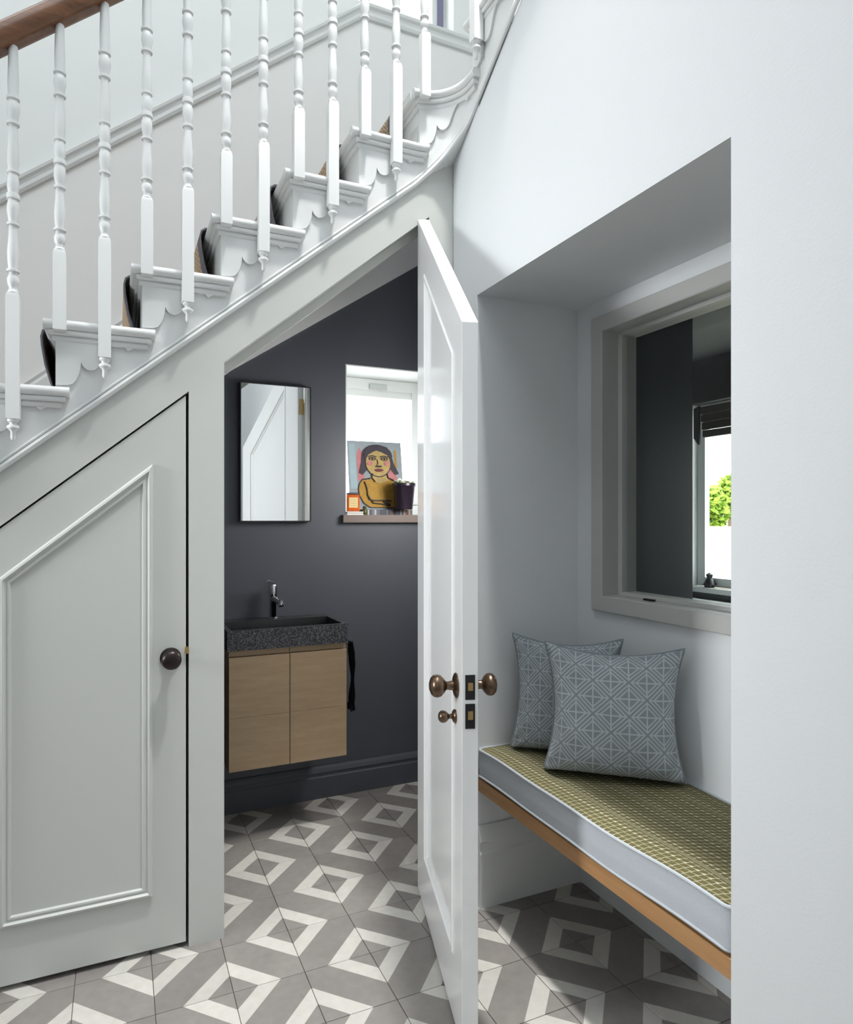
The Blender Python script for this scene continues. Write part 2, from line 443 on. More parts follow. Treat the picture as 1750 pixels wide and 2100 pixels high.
# ------------------------------------------------------------------ shell
H5 = 5.3
struct(MB().prism([(-2.1, 0), (NY0, 0), (NY0, NZ), (NY1, NZ), (NY1, 0), (2.018, 0), (2.018, 2.70), (1.84, 2.70), (1.84, 2.655), (1.60, 2.83), (1.2, 3.11), (1.15, H5), (-2.1, H5)], YZ, XR, XR + 0.10).build('wall_right', WALL))
struct(MB().box(XR + .1, XN + 0.1, NY1, NY1 + .1, 0, NZ + .05).build('wall_niche_left', WALL))
struct(MB().box(XR + .1, XN + 0.1, NY0 - .1, NY0, 0, NZ + .05).build('wall_niche_right', WALL))
WY0, WY1, WZ0, WZ1 = 0.99, 1.735, 1.005, 1.95
nb = MB()
nb.box(XN, XN + .13, NY0 - .1, WY0, 0, NZ + .05).box(XN, XN + .13, WY1, NY1 + .1, 0, NZ + .05)
nb.box(XN, XN + .13, WY0, WY1, 0, WZ0).box(XN, XN + .13, WY0, WY1, WZ1, NZ + .05)
struct(nb.build('wall_niche_back', WALL))
struct(MB().box(XR + .1, XN + .1, NY0, NY1, NZ, NZ + .1).build('ceiling_niche', WALL))
# under-stair wall with the two openings
zt = lambda x: 1.774 + 0.82 * (x - 0.301)
dl = lambda x: 1.674 + 0.825 * (x - 0.195)
poly = [(-1.75, 0), (-0.425, 0), (-0.425, dl(-0.425)), (0.197, dl(0.197)), (0.197, 0), (0.301, 0), (0.301, zt(.301)), (1.005, zt(1.005)), (1.005, 0), (1.10, 0), (1.10, 2.70), (AX + .02, 2.70), (AX, ZB0 + SL * AX), (-1.75, ZB0 - SL * 1.75)]
struct(MB().prism(poly, XZ, YW, YW + 0.06).build('wall_stairs', WOODGREY))
struct(MB().prism([(0.301, zt(.301) - .034), (1.005, zt(1.005) - .034), (1.005, zt(1.005) + .065), (0.301, zt(.301) + .065)], XZ, YW + .0605, YW + 0.085).build('trim_1', WOODGREY))
# back wall (toilet lower half charcoal, stair upper half white)
WX0, WX1, SZ, HZ = 0.988, 1.50, 1.31, 2.023
bw = MB()
bw.box(0.17, WX0, YB, YB + .30, 0, 2.7).box(WX1, 1.62, YB, YB + .30, 0, 2.7).box(WX0, WX1, YB, YB + .30, 0, SZ - .035).box(WX0, WX1, YB, YB + .30, HZ, 2.7)
struct(bw.build('wall_toilet_back', DARK))
struct(MB().box(0.17, 0.285, YW + .25, YB, 0, 1.82).build('wall_toilet_left', DARK))
struct(MB().box(1.53, 1.62, 1.97, YB, 0, 2.7).build('wall_toilet_right', DARK))
struct(MB().prism([(0.17, zt(.17) + .05), (1.62, zt(1.62) + .05), (1.62, zt(1.62) + .07), (0.17, zt(.17) + .07)], XZ, YW + .062, YB).build('ceiling_toilet', DARK))
# upper stair wall with landing window opening
LX0, LX1, LZ = 0.955, 1.50, 3.75
uw = MB()
_zr = lambda x: 2.545 + (x + .4) * (3.705 - 2.545) / (1.073 + .4)
MBL = MB().prism([(-2.8, 0), (0.168, 0), (0.168, 1.75), (1.63, 2.72), (1.999, 2.72), (1.999, 3.705), (1.073, 3.705), (-2.8, _zr(-2.8))], XZ, YB - .012, YB + .30)
struct(MBL.build('wall_stairwell_dado', DADO))
uw.prism([(-2.9, _zr(-2.9)), (-2.8, _zr(-2.8)), (1.073, 3.705), (1.999, 3.705), (1.999, 2.72), (2.1, 2.72), (2.1, LZ), (-2.9, LZ)], XZ, YB - .012, YB + .30)
uw.box(-2.9, LX0, YB - .012, YB + .30, LZ, H5).box(LX1 + .06, 2.1, YB - .012, YB + .30, LZ, H5).box(LX0, LX1 + .06, YB - .012, YB + .30, 5.05, H5)
struct(uw.build('wall_stairwell_back', STAIRWALL))
struct(MB().box(2.0, 2.1, 0.6, YB - .013, 2.5, H5).build('wall_stairwell_right', STAIRWALL))
struct(MB().box(XR + .1, 2.1, 0.6, 0.7, 2.5, H5).build('wall_stairwell_front', STAIRWALL))
struct(MB().box(-2.9, -2.8, -2.1, 2.86, 0, H5).build('wall_left', WALL))
struct(MB().box(-2.9, XR, -2.1, -2.0, 0, H5).build('wall_front', WALL))
struct(MB().box(-2.9, 2.1, -2.1, 3.17, H5, H5 + .1).build('ceiling', WHITE))
# baseboards
def baseboard(name, fn, a, b, h, m, label=None):
    pr_ = [(0, 0), (0.018, 0), (0.018, h * .66), (0.014, h * .70), (0.014, h * .78), (0.019, h * .82), (0.012, h * .93), (0.006, h), (0, h)]
    mb = MB(); mb.loft([[fn(a, d, z) for d, z in pr_], [fn(b, d, z) for d, z in pr_]])
    return struct(mb.build(name, m), label)
baseboard('baseboard_toilet_back', lambda a, d, z: (a, YB - d, z), 0.287, 1.529, 0.145, DARK)
baseboard('baseboard_niche_left', lambda a, d, z: (a, NY1 - d, z), XR + .001, XN - .001, 0.27, WHITEWOOD)
baseboard('baseboard_right', lambda a, d, z: (XR - d, a, z), NY1 + .002, YW - .001, 0.27, WHITEWOOD)
baseboard('baseboard_hall', lambda a, d, z: (XR - d, a, z), -1.99, NY0 - .002, 0.27, WHITEWOOD)

# dado rail up the stair and across the landing, wall string
rail = [(-1.9, 2.54 - .79 * 1.5), (1.073, 3.70)]
rp = [(0, -.035), (.012, -.035), (.018, -.024), (.018, -.010), (.010, -.004), (.014, .006), (.024, .014), (.026, .026), (.018, .034), (0, .034)]
yr = YB - .0125
def railz(x): return 2.545 + (x + .4) * (3.705 - 2.545) / (1.073 + .4)
mb = MB(); mb.loft([[(x, yr - d, z + h * 1.05) for d, h in rp] for x, z in ((-2.79, railz(-2.79)), (1.073, 3.705), (1.99, 3.705))])
struct(mb.build('trim_2', WHITEWOOD))
mb = MB(); mb.loft([[(x, yr - d, z) for d, z in ((0, ZB0 + SL * x + .12), (.02, ZB0 + SL * x + .12), (.02, ZB0 + SL * x + .395), (.012, ZB0 + SL * x + .41), (.016, ZB0 + SL * x + .425), (0, ZB0 + SL * x + .43))] for x in (-1.7, 0.95)])
struct(mb.build('trim_3', WHITEWOOD))

# landing window
def window_rect(name, fn, a0, a1, z0, z1, fw, fd, m, mull=(), bars=(), glass_d=None, label=None):
    root = struct(empty(name), label)
    mb = MB()
    for (p, q, r_, s_) in ((a0, a1, z0, z0 + fw), (a0, a1, z1 - fw, z1), (a0, a0 + fw, z0 + fw, z1 - fw), (a1 - fw, a1, z0 + fw, z1 - fw)):
        vs = [fn(a, d, z) for a in (p, q) for d in (0, fd) for z in (r_, s_)]
        mb.add(vs, [(0, 1, 3, 2), (4, 6, 7, 5), (0, 4, 5, 1), (2, 3, 7, 6), (0, 2, 6, 4), (1, 5, 7, 3)])
    mb.build('window_frame', m, root, bevel=.003)
    for c in mull:
        mb = MB(); vs = [fn(a, d, z) for a in (c - .012, c + .012) for d in (.004, fd - .004) for z in (z0 + fw, z1 - fw)]
        mb.add(vs, [(0, 1, 3, 2), (4, 6, 7, 5), (0, 4, 5, 1), (2, 3, 7, 6), (0, 2, 6, 4), (1, 5, 7, 3)]); mb.build('glazing_bar', m, root)
    gd = fd * .5
    mb = MB(); vs = [fn(a, d, z) for a in (a0 + fw - .004, a1 - fw + .004) for d in (gd - .002, gd + .002) for z in (z0 + fw - .004, z1 - fw + .004)]
    mb.add(vs, [(0, 1, 3, 2), (4, 6, 7, 5), (0, 4, 5, 1), (2, 3, 7, 6), (0, 2, 6, 4), (1, 5, 7, 3)]); mb.build('pane', GLASS, root)
    return root
window_rect('window_3', lambda a, d, z: (a, YB + .08 + d, z), LX0 + .001, LX1 + .059, LZ + .002, 5.049, .05, .05, WHITE, mull=(1.50,))

LAV = mat('lavender_sash_shade', (.20, .19, .30), .5)
MB().box(1.512, 1.545, YB + .07, YB + .079, LZ + .003, 5.0).build('sash_shade_strip', LAV, bpy.data.objects['window_3'])  # lavender strip: shade on jamb and sash edge put into its colour

# ------------------------------------------------------------------ staircase
st = tag(empty('staircase', (0, 0, 0)), 'white painted staircase with turned balusters and brown wooden handrail', 'staircase')
N0, N1 = -1, 9
# string
segs = [(-1.75, sx(N0), lambda s: tz(N0) - RISE - .028)]
mb = MB()
def string_piece(a, b, top):
    loops = []
    for s in srange(a, b):
        x0, y0 = P(s, 0); x1, y1 = P(s, -.045 if s < AX - .001 or s > AX + ARC + .001 else -.075)
        loops.append([(x0, y0, zb(s)), (x0, y0, top), (x1, y1, top), (x1, y1, zb(s))])
    mb.loft(loops)
for n in range(N0, N1):
    string_piece(sx(n), sx(n + 1), tz(n) - .0285)
mb.build('string', WHITEWOOD, st)
mb = MB()
for k in range(2):
    r_ = (.0085, .0045)[k]; off = (0, .017)[k]
    pts = [(*P(s, .001), zb(s) + .004 + off) for s in srange(-1.7, 1.75)]
    mb.tube(pts, r_, 8)
mb.build('string_bead', WHITEWOOD, st, smooth=True)

nose = [(0, -.028)] + [(.016 + .014 * math.cos(a), -.014 + .014 * math.sin(a)) for a in [R(-90 + 180 * k / 8) for k in range(9)]] + [(0, 0)]
def front_nose(n):
    q = [(sx(n) - .018 - .014 * math.sin(a), tz(n) - .014 - .014 * math.cos(a)) for a in [R(180 * k / 8) for k in range(9)]]
    return q                       # from bottom (z-.028) round the nose to the top
for n in range(N0, N1):
    # tread
    z = tz(n)
    if n <= 6:
        pol = front_nose(n) + [(sx(n + 1) + .010, z), (sx(n + 1) + .010, z - .028)]
        MB().prism(pol, XZ, P(0, 0)[1] + .0005, YB - .034).build('tread', WHITEWOOD, st, smooth=True)
    elif n == 7:
        pl = [P(s, 0) for s in srange(sx(7) - .0, sx(8) + .02)]
        pl = [(sx(7) - .032, 2.015), (sx(7) - .032, YB - .034)][::-1][1:] + pl + [(1.99, P(sx(8) + .02)[1]), (1.99, YB - .034), (sx(7) - .032, YB - .034)]
        MB().prism(pl, XY, z - .028, z).build('tread', WHITEWOOD, st)
    else:
        y0, y1 = P(sx(n) - .032)[1], P(sx(n + 1) + .01)[1]
        MB().box(P(9)[0] + .001 if False else AX + AR + .001, 1.99, y1, y0, z - .028, z).build('tread', WHITEWOOD, st)
    # return nosing and cove moulding under it
    e = sx(n + 1) + .035 if n < 8 else sx(n + 1) + .03
    mb = MB(); ssweep(mb, [(o, z + h) for o, h in nose], sx(n) - .030, e)
    mb.build('nosing', WHITEWOOD, st, smooth=True)
    mb = MB()
    ssweep(mb, [(0, z - .0425), (.0175, z - .0425), (.0205, z - .039), (.0215, z - .033), (.0195, z - .0285), (0, z - .0285)], sx(n) - .014, e - .010)
    ssweep(mb, [(0, z - .058), (.009, z - .058), (.0115, z - .054), (.0125, z - .0475), (.0115, z - .043), (0, z - .043)], sx(n) - .006, e - .020)
    if n <= 7:
        mb.box(sx(n) - .018, sx(n), 1.998, YB - .034, z - .040, z - .0285); mb.box(sx(n) - .009, sx(n), 2.004, YB - .034, z - .057, z - .0405)
    mb.build('cove_moulding', WHITEWOOD, st)
    # riser
    if n <= 7:
        MB().box(sx(n) - .0008, sx(n) + .014, 2.0155, YB - .034, tz(n - 1) + .0005, z - .0285).build('riser', WHITEWOOD, st)
    else:
        yy = P(sx(n))[1]
        MB().box(AX + AR + .001, 1.99, yy - .014, yy, tz(n - 1) + .0005, z - .0285).build('riser', WHITEWOOD, st)
    # scroll bracket
    br = [(0.0, -.180), (.030, -.178), (.043, -.173), (.052, -.161), (.058, -.147), (.062, -.131), (.064, -.112), (.067, -.120), (.073, -.127), (.080, -.131), (.088, -.132), (.097, -.130), (.105, -.124), (.111, -.115), (.116, -.102), (.124, -.084), (.133, -.069), (.145, -.056), (.157, -.051), (.166, -.0515), (.173, -.055), (.180, -.061), (.186, -.067), (.196, -.061), (.208, -.055), (.222, -.054), (.234, -.046), (.236, -.040), (.0, -.040)]
    if n <= 8:
        dz = z
        loops = [[(*P(sx(n) + a, o), dz + h) for a, h in br] for o in (.0003, .0085)]
        if n <= 6:
            MB().loft(loops).build('bracket', WHITEWOOD, st)
        else:
            low = [q for q in br if q[1] < -.0405]; lo2 = []
            aa = sorted(set([q[0] for q in low] + [.236 * k / 48 for k in range(48)] + [.2355]))
            for a in aa:
                hh = -.045
                for (a0, h0), (a1, h1) in zip(low, low[1:]):
                    if a0 <= a <= a1 and a1 > a0: hh = h0 + (h1 - h0) * (a - a0) / (a1 - a0)
                pf, pb = P(sx(n) + a, .0085), P(sx(n) + a, .0003)
                lo2.append([(*pf, dz + hh), (*pf, dz - .040), (*pb, dz - .040), (*pb, dz + hh)])
            MB().loft(lo2).build('bracket', WHITEWOOD, st)

# balusters: a turned shaft over a square base
def turned(z0, top):
    L = top - z0; k = L / 0.65
    pr_ = [(0, .0130), (.004, .0150), (.010, .0110), (.018, .0105), (.026, .0145), (.040, .0150), (.050, .0110), (.056, .0105), (.058, .0165), (.063, .0165), (.065, .0115),
           (.085, .0140), (.110, .0150), (.140, .0125), (.178, .0105), (.180, .0155), (.186, .0155), (.188, .0110), (.196, .0125), (.215, .0158), (.235, .0150), (.247, .0120), (.249, .0165), (.255, .0165), (.257, .0165), (.262, .0160), (.264, .0120),
           (.280, .0155), (.300, .0140), (.315, .0118), (.317, .0155), (.323, .0155), (.325, .0120), (.345, .0145), (.375, .0140), (.442, .0108), (.444, .0160), (.450, .0160), (.452, .0112), (.464, .0130), (.482, .0165), (.498, .0150), (.508, .0118), (.510, .0165), (.516, .0165), (.518, .0130), (.56, .0140), (.65, .0115)]
    return [(r * .98, z0 + t * k) for t, r in pr_]
def baluster_mesh(sq, top, finial):
    mb = MB(); h = .0165
    c = .003
    mb.loft([[(a * h, b * h, z) for a, b in ((-1, -1), (1, -1), (1, 1), (-1, 1))] for z in (0, sq - .012)] + [[(a * h * .8, b * h * .8, sq) for a, b in ((-1, -1), (1, -1), (1, 1), (-1, 1))]])
    mb.lathe(turned(sq - .002, top), 16)
    if finial:
        mb.lathe([(.0145, .002), (.0145, -.006), (.009, -.010), (.009, -.014), (.0155, -.019), (.0155, -.024), (.008, -.031), (.006, -.036), (.0068, -.050), (.004, -.056)], 16)
    return mb
BL = baluster_mesh(.337, 1.00, True).build('baluster', WHITEWOOD, st, smooth=True, angle=30)
BS = baluster_mesh(.220, .84, False).build('baluster', WHITEWOOD, st, smooth=True, angle=30)
u1 = u2 = False
for n in range(N0, 9):
    for kind in (0, 1):
        if n == 8 and kind == 0: continue
        if n == 7 and kind == 1: continue
        if kind == 0: s, z, src, used = sx(n) + .012, tz(n) - .034, BS, u2
        else: s, z, src, used = sx(n) + .125, tz(n) - .099, BL, u1
        if n == 8: s, z = 1.247, 2.832
        if not used: o = src
        else: o = src.copy(); COL.objects.link(o); o.parent = st
        if kind == 0: u2 = True
        else: u1 = True
        x, y = P(s, .030); o.location = (x, y, z)
        if n == 8: o.rotation_euler = (0, 0, R(0))
# handrail
hz = lambda x: 2.557 + .83 * (x + .259)
prof = []
for k in range(20):
    a = 2 * PI * k / 20
    prof.append((.034 * math.cos(a), .041 + .041 * math.sin(a) if math.sin(a) > -.75 else .041 - .75 * .041))
mb = MB(); mb.loft([[(x, P(0, .030)[1] + u, hz(x) - .012 + v * 1.15) for u, v in prof] for x in (-.95, 0.95)])
mb.build('handrail', MAHOG, st, smooth=True, angle=50)

# runner
rt = tag(empty('stair_runner', (0, 2.2, tz(2))), 'beige woven stair runner with dark grey edges on the white stairs', 'carpet')
path = []
for n in range(0, 8):
    a = sx(n); z0 = tz(n - 1); z1 = tz(n)
    path += [(a - .012, z0 + .008), (a - .020, z0 + .035), (a - .034, z0 + .085), (a - .043, z1 - .045), (a - .045, z1 - .018), (a - .041, z1 - .001), (a - .030, z1 + .007), (a - .012, z1 + .008)]
path += [(sx(8) - .03, tz(7) + .008)]
def ribbon(y0, y1, name, m):
    mb = MB(); th = .005; P2 = [Vector(p) for p in path]; nn = []
    for i in range(len(P2)):
        t = (P2[min(i + 1, len(P2) - 1)] - P2[max(i - 1, 0)]).normalized(); nn.append(Vector((-t.y, t.x)))
    loops = []
    for p, q in zip(P2, nn):
        r_ = p + q * th
        loops.append([(p.x, y0 - 2.2, p.y - tz(2)), (p.x, y1 - 2.2, p.y - tz(2)), (r_.x, y1 - 2.2, r_.y - tz(2)), (r_.x, y0 - 2.2, r_.y - tz(2))])
    mb.loft(loops); return mb.build(name, m, rt, smooth=True, angle=60)
ribbon(2.13, 2.18, 'border', CARPETEDGE); ribbon(2.18, 2.68, 'woven_field', WEAVE); ribbon(2.68, 2.73, 'border', CARPETEDGE)

# ------------------------------------------------------------------ closed under-stair door
def knob(parent, loc, rz, r=.028, name='door_knob', m=BRONZE, rose=.031, proj=.055, plate=True):
    """knob whose axis points along local -Y rotated by rz"""
    k = .028; f = r / k
    o = MB().lathe([(rose, 0), (rose, .003), (rose * .8, .007), (.012 * f, .010), (.010 * f, proj * .45), (.0125 * f, proj * .52), (.019 * f, proj * .6), (r * .93, proj * .74), (r, proj * .9), (r * .95, proj * 1.04), (r * .74, proj * 1.16), (r * .4, proj * 1.23), (.001, proj * 1.25)], 24,
                   lambda x, y, z: (x, -z, y)).build(name, m, parent, smooth=True, angle=50)
    o.location = loc; o.rotation_euler = (0, 0, rz); return o
d1 = struct(empty('door_1', (0.19, YW, 0)), 'closed grey sloping under-stair cupboard door with one moulded panel')
off = Vector((0.19, YW, 0))
L_ = lambda u, v, w: (u - off.x, w - off.y, v - off.z)
dp = [(-.42, .016), (.189, .016), (.189, dl(.189) - .006), (-.42, dl(-.42) - .006)]
pm = [(-.298, .168), (.095, .176), (.095, 1.453), (-.298, 1.453 - .393 * .825)]
pm[0] = (-.298, .176)
mb = MB(); mb.prism(dp, L_, YW + .004, YW + .036)
mb.build('door_slab', WOODGREY, d1, bevel=.0015)
mb = MB(); frame_loft(mb, pm, [(0, .0), (0, .004), (.004, .010), (.010, .012), (.015, .006), (.019, .005), (.022, .0075), (.027, .007), (.030, .0)], lambda u, v, h: L_(u, v, YW + .004 - h))
mb.build('panel_moulding', WOODGREY, d1)
knob(d1, (0.145 - off.x, YW + .004 - off.y, .876), 0, r=.0285, rose=.0305, m=BRONZEDARK, proj=.045)
MB().box(.186 - off.x, .196 - off.x, -.003, .02, .885, .905).build('latch', BRASS, d1)
MB().prism([(-.43, .0), (.2, .0), (.2, dl(.2) + .01), (-.43, dl(-.43) + .01)], L_, YW + .0605, YW + .066).build('gap_shade_sheet', BLACKGAP, d1)  # black sheet behind the door, its colour stands in for shade in the gaps

# ------------------------------------------------------------------ open door of the toilet
d2 = struct(empty('door_2', (1.003, YW - .002, 0), (0, 0, R(73.4))), 'open white satin door with sloping top and bronze knobs')
DW, DT = .700, .040     # local: closed door runs along -x, outer face at y=0, inner at y=+DT
top = lambda x: zt(1.003 + x) - .008
dpl = [(-DW, .008), (-.004, .008), (-.004, top(-.004)), (-DW, top(-DW))]
s0, s1, zlo = -.60, -.145, .172
pan = [(s0, zlo), (s1, zlo), (s1, top(s1) - .13), (s0, top(s0) - .13)]
# slab with recessed panel on both faces: ring + thinner panel
mb = MB()
ins = pan
n4 = 4
for f_, (yo, yi) in enumerate(((0, .008), (DT, DT - .008))):
    O = [(u, yo, v) for u, v in dpl]; I = [(u, yo, v) for u, v in pan]; J = [(u, yi, v) for u, v in offset_poly(pan, .0)]
    vs = O + I + J; fs = [(i, (i + 1) % 4, 4 + (i + 1) % 4, 4 + i) for i in range(4)] + [(4 + i, 4 + (i + 1) % 4, 8 + (i + 1) % 4, 8 + i) for i in range(4)] + [(8, 9, 10, 11)]
    mb.add(vs, fs)
mb.add([(u, 0, v) for u, v in dpl] + [(u, DT, v) for u, v in dpl], [(i, (i + 1) % 4, 4 + (i + 1) % 4, 4 + i) for i in range(4)])
mb.build('door_slab', DOORPAINT, d2, bevel=.0012)
for yo, sg in ((0, 1), (DT, -1)):
    mb = MB(); frame_loft(mb, pan, [(0, .008), (0, -.001), (.005, -.004), (.012, -.004), (.016, .002), (.024, .005), (.028, .008)], lambda u, v, h: (u, yo + sg * h, v))
    mb.build('panel_moulding', DOORPAINT, d2)
kx = -.640
knob(d2, (kx, DT, .873), R(180), r=.0285, rose=.031, proj=.056)
knob(d2, (kx, 0, .873), 0, r=.0285, rose=.031, proj=.050)
knob(d2, (kx + .012, DT, .792), R(180), name='thumb_turn', r=.0155, rose=.0175, proj=.036)
for za, zb_, c in ((.853, .913, (.876, .894)), (.783, .843, (.806, .826))):
    pl = MB().box(-DW - .0015, -DW + .002, .008, .032, za, zb_).build('lock_plate', BLACK, d2)
    b = MB().box(-DW - .006, -DW - .001, .014, .026, c[0], c[1]).build('latch_bolt', BRASS, pl)
for za in (.25, 1.05, 1.9):
    MB().box(-.004, .004, .004, .030, za, za + .09).build('hinge', BRASS, d2)

# ------------------------------------------------------------------ toilet window and sill
struct(MB().box(WX0, WX1, YB, YB + .30, HZ - .006, HZ - .0005).box(WX1 - .006, WX1 - .0005, YB, YB + .30, SZ, HZ - .0065).box(WX0 + .0005, WX0 + .006, YB, YB + .30, SZ, HZ - .0065).build('trim_4', WHITE))
struct(MB().box(.968, 1.515, YB - .028, YB + .0, SZ - .036, SZ).box(WX0 + .001, WX1 - .001, YB, YB + .22, SZ - .034, SZ).build('trim_5', SILLWOOD))
wy = YB + .225
w2 = window_rect('window_2', lambda a, d, z: (a, wy + d, z), WX0 + .007, WX1 - .007, SZ + .001, HZ - .007, .055, .05, WHITE)
MB().box(1.195, 1.29, wy - .012, wy, 1.962, 1.988).build('window_vent', mat('pale_vent_plastic', (.55, .58, .56), .5), w2)
MB().box(WX0 + .062, WX1 - .062, wy + .008, wy + .02, 1.925, 1.962).build('roller_blind', WHITE, w2)

# ------------------------------------------------------------------ mirror
mr = tag(empty('wall_mirror', (.65, YB, 1.585)), 'rectangular wall mirror with thin black frame above the stone basin', 'mirror')
mx0, mx1, mz0, mz1 = -.160, .160, -.307, .307
mb = MB(); frame_loft(mb, [(mx0, mz0), (mx1, mz0), (mx1, mz1), (mx0, mz1)], [(0, 0), (0, .036), (.005, .036), (.005, .030), (.006, 0)], lambda u, v, h: (u, -h, v))
mb.build('mirror_frame', BLACK, mr)
MB().box(mx0 + .004, mx1 - .004, -.0325, -.02, mz0 + .004, mz1 - .004).build('mirror_glass', MIRROR, mr)

# ------------------------------------------------------------------ vanity, basin, tap, towel
VY = 2.56
vx0, vx1, vz0, vz1 = .400, .886, .296, .771
vn = tag(empty('vanity_cabinet', (.64, 2.71, vz0)), 'wall-hung pale oak vanity cabinet under the dark stone basin', 'cabinet')
V = lambda mb_, nm, m, par, **k: mb_.build(nm, m, par, **k)
o3 = Vector((.64, 2.71, vz0))
def vb(x0, x1, y0, y1, z0, z1): return MB().box(x0 - o3.x, x1 - o3.x, y0 - o3.y, y1 - o3.y, z0 - o3.z, z1 - o3.z)
vb(vx0, vx1, VY + .02, YB - .001, vz0, vz1).build('carcass', OAK, vn)
for a, b in ((vx0, .6415), (.6445, vx1)):
    vb(a + .0005, b - .0005, VY + .012, VY + .0195, .747, .770).build('finger_rail', OAK, vn)
    dr = empty('door'); dr.parent = vn
    dd = vb(a, b, VY + .006, VY + .0195, vz0, .744).build('door_core', OAK, dr)
    for z0, z1 in ((vz0, .5055), (.5065, .744)):
        vb(a, b, VY, VY + .0058, z0, z1).build('door_panel', OAK, dr, bevel=.0008)
ba = tag(empty('washbasin', (.64, 2.71, vz1)), 'dark speckled stone trough basin on top of the oak vanity', 'basin')
bx0, bx1, by0, by1, bz0, bz1 = .392, .890, 2.553, YB - .001, .7715, .851
mb = MB()
def lp(x0, x1, y0, y1, z): return [(x - .64, y - 2.71, z - vz1) for x, y in ((x0, y0), (x1, y0), (x1, y1), (x0, y1))]
A_ = lp(bx0, bx1, by0, by1, bz0); B_ = lp(bx0, bx1, by0, by1, bz1); C_ = lp(bx0 + .02, bx1 - .02, by0 + .02, by1 - .085, bz1); D_ = lp(bx0 + .028, bx1 - .028, by0 + .028, by1 - .093, bz1 - .052)
mb.add(A_ + B_ + C_, [(3, 2, 1, 0), (0, 1, 5, 4), (1, 2, 6, 5), (2, 3, 7, 6), (3, 0, 4, 7), (4, 5, 9, 8), (5, 6, 10, 9), (6, 7, 11, 10), (7, 4, 8, 11)])
mb.cur = 1; mb.add(C_ + D_, [(0, 1, 5, 4), (1, 2, 6, 5), (2, 3, 7, 6), (3, 0, 4, 7), (4, 5, 6, 7)])
mb.build('basin_block', [GRANITE, GRANITEIN], ba)
MB().lathe([(.018, .0), (.018, .003), (.012, .004)], 16, lambda x, y, z: (x, y - .02, z + bz1 - vz1 - .0515)).build('drain', CHROME, ba, smooth=True)
tp = tag(empty('basin_tap', (.632, 2.815, bz1)), 'chrome single-lever mixer tap standing on the stone basin', 'tap')
MB().lathe([(.021, .0005), (.021, .004), (.0165, .008), (.0165, .098), (.019, .104), (.019, .140), (.015, .150), (.001, .152)], 20).build('tap_body', CHROME, tp, smooth=True, angle=35)
MB().tube([(0, -.01, .088), (.004, -.06, .086), (.008, -.105, .080), (.009, -.112, .068)], [.014, .0125, .0125, .0115], 14).build('spout', CHROME, tp, smooth=True)
MB().tube([(.002, 0, .150), (-.004, -.01, .158), (-.03, -.04, .168), (-.04, -.052, .170)], [.010, .008, .0065, .005], 10).build('lever', CHROME, tp, smooth=True)
tw = tag(empty('hanging_towel', (.912, 2.62, .46)), 'black tasselled towel hanging from a hook on right of the oak vanity', 'towel')
MB().tube([(-.0255, 0, .292), (.004, 0, .296), (.018, 0, .290), (.020, 0, .302)], .004, 8).build('hook', BLACK, tw, smooth=True)
mb = MB(); loops = []
for k in range(13):
    t = k / 12; z = .300 - .255 * t; wdt = .010 + .010 * math.sin(t * 5) ** 2 + .006 * (t < .2)
    loops.append([(.012 + .010 * math.sin(t * 2.6) + wdt * .6 * math.cos(a), wdt * 1.6 * math.sin(a) * (1 + .15 * math.cos(4 * a)), z) for a in [2 * PI * i / 12 for i in range(12)]])
mb.loft(loops).build('cloth', TOWEL, tw, smooth=True)
mb = MB()
for k in range(11):
    a = k * .57; x = .012 + .012 * math.cos(a * 2); y = .020 * math.sin(a)
    mb.tube([(.016, 0, .050), (x + .004, y * .6, .032), (x + .008, y, .004)], [.004, .0035, .0025], 5)
t_ = mb.build('tassel_fringe', TOWEL, tw); t_['kind'] = 'stuff'

# ------------------------------------------------------------------ things on the toilet sill
sb = tag(MB().box(-.14, .14, -.035, .035, 0, .026).build('striped_box', STRIPES), 'low box with multicoloured stripes under the portrait on the sill', 'box')
sb.location = (1.215, 2.945, SZ)
pt = tag(empty('portrait_painting', (1.185, 2.945, SZ + .0275), (R(-8.5), 0, 0)), 'small unframed painting of dark-haired woman leaning in the toilet window', 'painting')
cw, ch = .285, .345
MB().box(-cw / 2, cw / 2, 0, .014, 0, ch).build('canvas', mat('grey_canvas', (.27, .31, .335), .8, noise=.2, nscale=14), pt)
PC = [mat('paint_hair', (.035, .028, .04), .7, noise=.5, nscale=60), mat('paint_skin', (.40, .285, .10), .7, noise=.35, nscale=50), mat('paint_gold', (.36, .20, .02), .7, noise=.4, nscale=50),
      mat('paint_pink', (.46, .16, .17), .7, noise=.3, nscale=30), mat('paint_red', (.16, .02, .03), .7), mat('paint_dark_line', (.03, .02, .02), .7), mat('paint_blue', (.30, .40, .44), .8, noise=.2, nscale=20)]
mb = MB(); lay = [0]
def shape(pts, k):
    lay[0] += 1; y = -.0004 * lay[0]; mb.cur = k
    q = [((u - .5) * cw, v * ch) for u, v in pts]
    mb.prism(q, lambda a, b, c: (a, c, b), y, .0005)
def ell(cx, cy, rx, ry, k, n=20, a0=0): shape([(cx + rx * math.cos(2 * PI * i / n), cy + ry * math.sin(2 * PI * i / n)) for i in range(n)], k)
def stroke(pts, w_, k):
    L1, L2 = [], []
    for i, (x, y) in enumerate(pts):
        a = pts[max(i - 1, 0)]; b = pts[min(i + 1, len(pts) - 1)]; dx, dy = b[0] - a[0], b[1] - a[1]; l = math.hypot(dx, dy) or 1
        L1.append((x - dy / l * w_, y + dx / l * w_)); L2.append((x + dy / l * w_, y - dx / l * w_))
    shape(L1 + L2[::-1], k)
shape([(.02, .3), (.14, .3), (.12, .95), (.02, .95)], 6)
